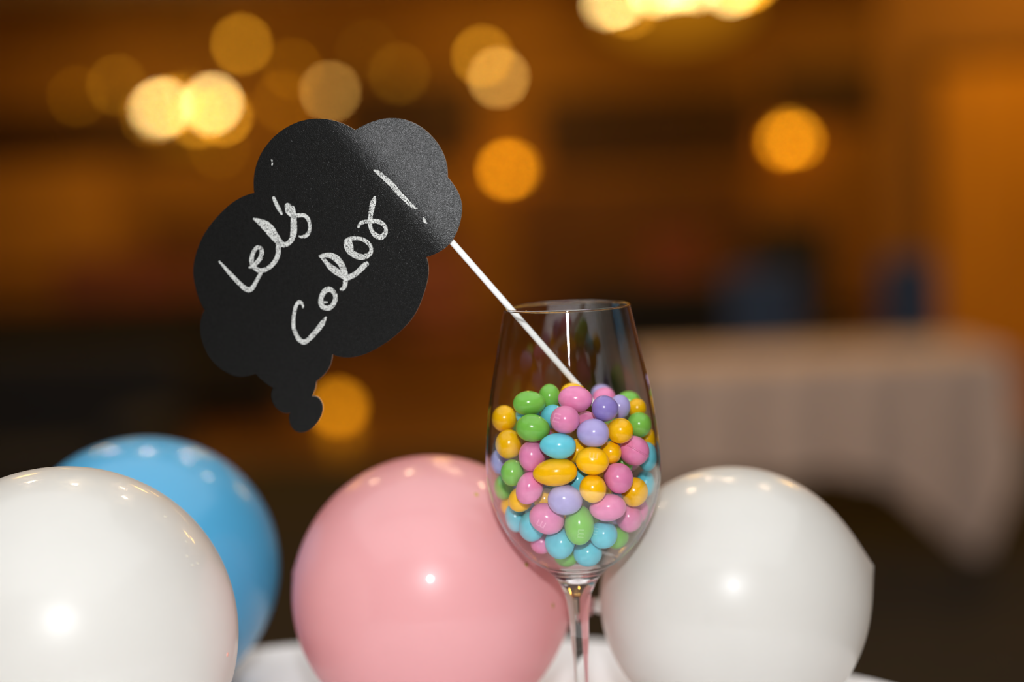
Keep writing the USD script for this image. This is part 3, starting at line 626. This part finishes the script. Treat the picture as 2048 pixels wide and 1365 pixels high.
chair((1.72, 7.6, 0), 5, M_blackfab, 'black chair far behind the banquet table, between the two blue ones', None, 1.08, .5)
def sofa(x, y, w, h, label, mat=None, d=.8):
    s = thing('sofa', (x, y, 0), label=label, category='sofa')
    mat = mat or M_blackfab
    obj('base', box(-w / 2, w / 2, -d / 2, d / 2, .08, .32, .03), mat, s)
    obj('backrest', box(-w / 2, w / 2, d / 2 - .2, d / 2, .321, h, .04), mat, s)
    for sx in (-1, 1):
        obj('armrest', box(*sorted((sx * w / 2, sx * (w / 2 - .16))), -d / 2, d / 2 - .201, .321, min(.56, h - .04), .03), mat, s)
        obj('foot', box(sx * (w / 2 - .1) - .03, sx * (w / 2 - .1) + .03, -d / 2 + .05, d / 2 - .05, 0, .08), M_darkwood, s)
    k = max(1, round((w - .32) / .7)); cw = (w - .33) / k
    for i in range(k): obj('cushion', box(-w / 2 + .165 + i * cw + .003, -w / 2 + .165 + (i + 1) * cw - .003, -d / 2 + .01, d / 2 - .21, .322, .45, .03), mat, s)
    return s
sofa(-2.6, 8.2, 2.4, .74, 'long low black sofa on the far left of the hall')
sofa(.85, 7.0, 1.0, .80, 'short black sofa behind the left end of the banquet table')
sofa(-1.75, 4.6, .9, .78, 'black armchair nearest on the left of the hall', d=.75)
for i, (u, y, l) in enumerate([(880, 8.8, 'rose chair in the middle of the hall, right behind the chalkboard'), (140, 9.6, 'rose chair farthest left in the hall'), (300, 10.2, 'rose chair second from the left at the far wall'), (430, 9.6, 'rose chair behind the left of the chalkboard'), (1370, 10.5, 'rose chair far back above the short black sofa')]):
    chair((at(u, 560, y)[0], y, 0), 10 * (-1) ** i, M_rosefab, l, 'rose chairs at the back of the hall', 1.02, .5)

# ------------------------------------------------------------------ lamps of the hall
BALL = trimesh.creation.icosphere(subdivisions=2)
def ball(r, c=(0, 0, 0), s=(1, 1, 1)):
    b = BALL.copy(); b.vertices = b.vertices * np.array(s) * r + np.array(c); return b
def pendant(u, v, y, r, color, s, label):
    c = at(u, v, y)
    p = thing('pendant_lamp', c, label=label, category='pendant lamp', group='globe pendant lamps over the hall')
    obj('globe', ball(r), bulb_mat(color, s), p, True)
    obj('cap', lathe([(0, r * 1.25), (r * .5, r * 1.25), (r * .55, r * .86), (0, r * .86)], 20), M_brass, p, 40)
    obj('cord', tube([[0, 0, r * 1.25], [0, 0, (ZC - c[2]) / 2], [0, 0, ZC - c[2]]], .003, 6), M_cord, p)
for a in [
 (483, 88, 11.0, .034, AMBER, 12.0, 'amber pendant globe highest left of centre'), (660, 183, 10.5, .034, YELLOW, 9.5, 'amber pendant globe just above the top left lobe of the chalkboard'),
 (585, 138, 11.6, .034, ORANGE, 3.5, 'dim pendant globe between two bright ones, upper'), (566, 203, 11.4, .034, ORANGE, 3.5, 'dim pendant globe between two bright ones, lower'),
 (735, 100, 11.8, .034, AMBER, 1.0, 'faintest pendant globe, left of the dim round one'), (798, 147, 11.0, .036, AMBER, 2.4, 'dim pendant globe above the top right lobe of the chalkboard'),
 (965, 112, 10.5, .036, AMBER, 11.0, 'upper of the two overlapping pendant globes near the centre'), (997, 155, 9.8, .036, YELLOW, 13.0, 'lower of the two overlapping pendant globes near the centre'),
 (155, 193, 11.0, .032, ORANGE, 2.2, 'dim pendant globe farthest left'), (234, 170, 11.5, .032, AMBER, 4.5, 'dim pendant globe left of the small chandelier')]:
    pendant(*a)
def chandelier(u, v, y, label, bulbs, ringr, bowl):
    c = at(u, v, y); h = thing('chandelier', c, label=label, category='chandelier', group=None)
    obj('column', lathe(dense([(0, .30), (.02, .29), (.02, .1), (.05, .05), (.06, 0), (.04, -.05), (0, -.09)], 30), 24), M_brass, h, True)
    obj('rod', tube([[0, 0, .3], [0, 0, .5], [0, 0, ZC - c[2]]], .008, 8), M_brass, h)
    obj('ring', trimesh.creation.torus(ringr, .012, 48, 10), M_brass, h, True)
    for i, (du, dv, r, col, s) in enumerate(bulbs):
        q = at(u + du, v + dv, y) - c; dx = q[0]; dy = math.sqrt(max(ringr ** 2 - dx * dx, .0004)) * (-1) ** i
        p = at(u + du, v + dv, y + dy) - c
        obj('arm', tube([[0, 0, .02], [p[0] * .5, dy * .5, min(0, p[2]) - .07], [p[0], dy, p[2] - r * 2.2]], .007, 8), M_brass, h, True)
        cd = obj('candle', lathe([(0, p[2] - r * 2.4), (r * .8, p[2] - r * 2.4), (r * .5, p[2] - r), (0, p[2] - r)], 14), M_brass, h, 40)
        m_ = cd.GetAttribute('points'); 
        UsdGeom.Xformable(cd).AddTranslateOp().Set(Gf.Vec3d(float(p[0]), float(dy), 0))
        obj('bulb', ball(r, p, (1, 1, 1.15)), bulb_mat(col, s * .8), h, True)
    hw, hh, lo, gl = bowl
    obj('glass_bowl', lathe(dense([(0, -lo - hh), (hw * .5, -lo - hh * .85), (hw * .85, -lo - hh * .5), (hw, -lo), (hw * .98, -lo), (hw * .82, -lo - hh * .47), (hw * .48, -lo - hh * .82), (0, -lo - hh * .97)], 60), 48), glow('amber_bowl_glow_' + str(round(hw * 100)), (1, .36, .012), gl), h, True, label='glowing amber glass bowl under the lamps')  # added glowing bowl makes the soft amber bloom below the bulbs
chandelier(378, 228, 11.5, 'small bright chandelier hanging at the left of the hall', [(-62, -6, .038, PALE, 34), (-52, -12, .038, PALE, 30), (-78, 2, .034, AMBER, 18), (-30, -18, .034, AMBER, 16), (48, -22, .038, PALE, 34), (42, -16, .036, PALE, 24), (66, 2, .036, AMBER, 22), (16, 8, .034, AMBER, 14), (2, -28, .034, AMBER, 9), (60, 70, .03, ORANGE, 3.0)], .36, (.26, .16, .12, .22))
chandelier(1352, -26, 8.8, 'large glowing chandelier at the top right of centre', [(-130, 36, .042, PALE, 34), (-112, 30, .04, PALE, 24), (-128, 48, .036, AMBER, 14), (-92, 40, .036, AMBER, 12), (-40, 0, .04, PALE, 30), (0, -8, .04, PALE, 30), (36, -6, .04, PALE, 26), (110, 0, .04, PALE, 24), (134, -8, .04, AMBER, 24), (150, -16, .04, AMBER, 20)], .44, (.50, .24, .12, .36))
def sconce(bulbs, y, label):
    u, v = bulbs[0][:2]; c = at(u, v, y); s = thing('wall_sconce', c, label=label, category='wall lamp', group='amber wall sconces')
    d = Y1 - y
    obj('backplate', box(-.05, .05, d - .075, d - .055, -.14, .1, .006), M_brass, s)
    obj('arm', tube([[0, d - .075, -.08], [0, d * .5, -.1], [0, .0, -.075]], .008, 8), M_brass, s, True)
    for u, v, r, col, st in bulbs: obj('bulb', ball(r, at(u, v, y) - c), bulb_mat(col, st), s, True)
sconce([(1012, 340, .042, ORANGE, 17), (1024, 338, .042, ORANGE, 10)], Y1 - .2, 'amber wall sconce right of the chalkboard')
sconce([(1568, 283, .04, ORANGE, 14), (1594, 280, .04, ORANGE, 14), (1580, 268, .036, AMBER, 6)], Y1 - .2, 'triple amber wall sconce at the upper right')
fl = at(680, 862, 8.0)
f_ = thing('floor_lantern', (fl[0], 8.0, 0), label='low amber lantern on the floor below the chalkboard', category='lantern')  # glowing globe added in place of a lamp mirrored in the floor
obj('base', lathe([(0, 0), (.08, 0), (.08, .012), (.05, .02), (0, .02)], 24), M_brass, f_, 40)
obj('globe', ball(.05, (0, 0, .072)), bulb_mat(ORANGE, 5.0), f_, True)
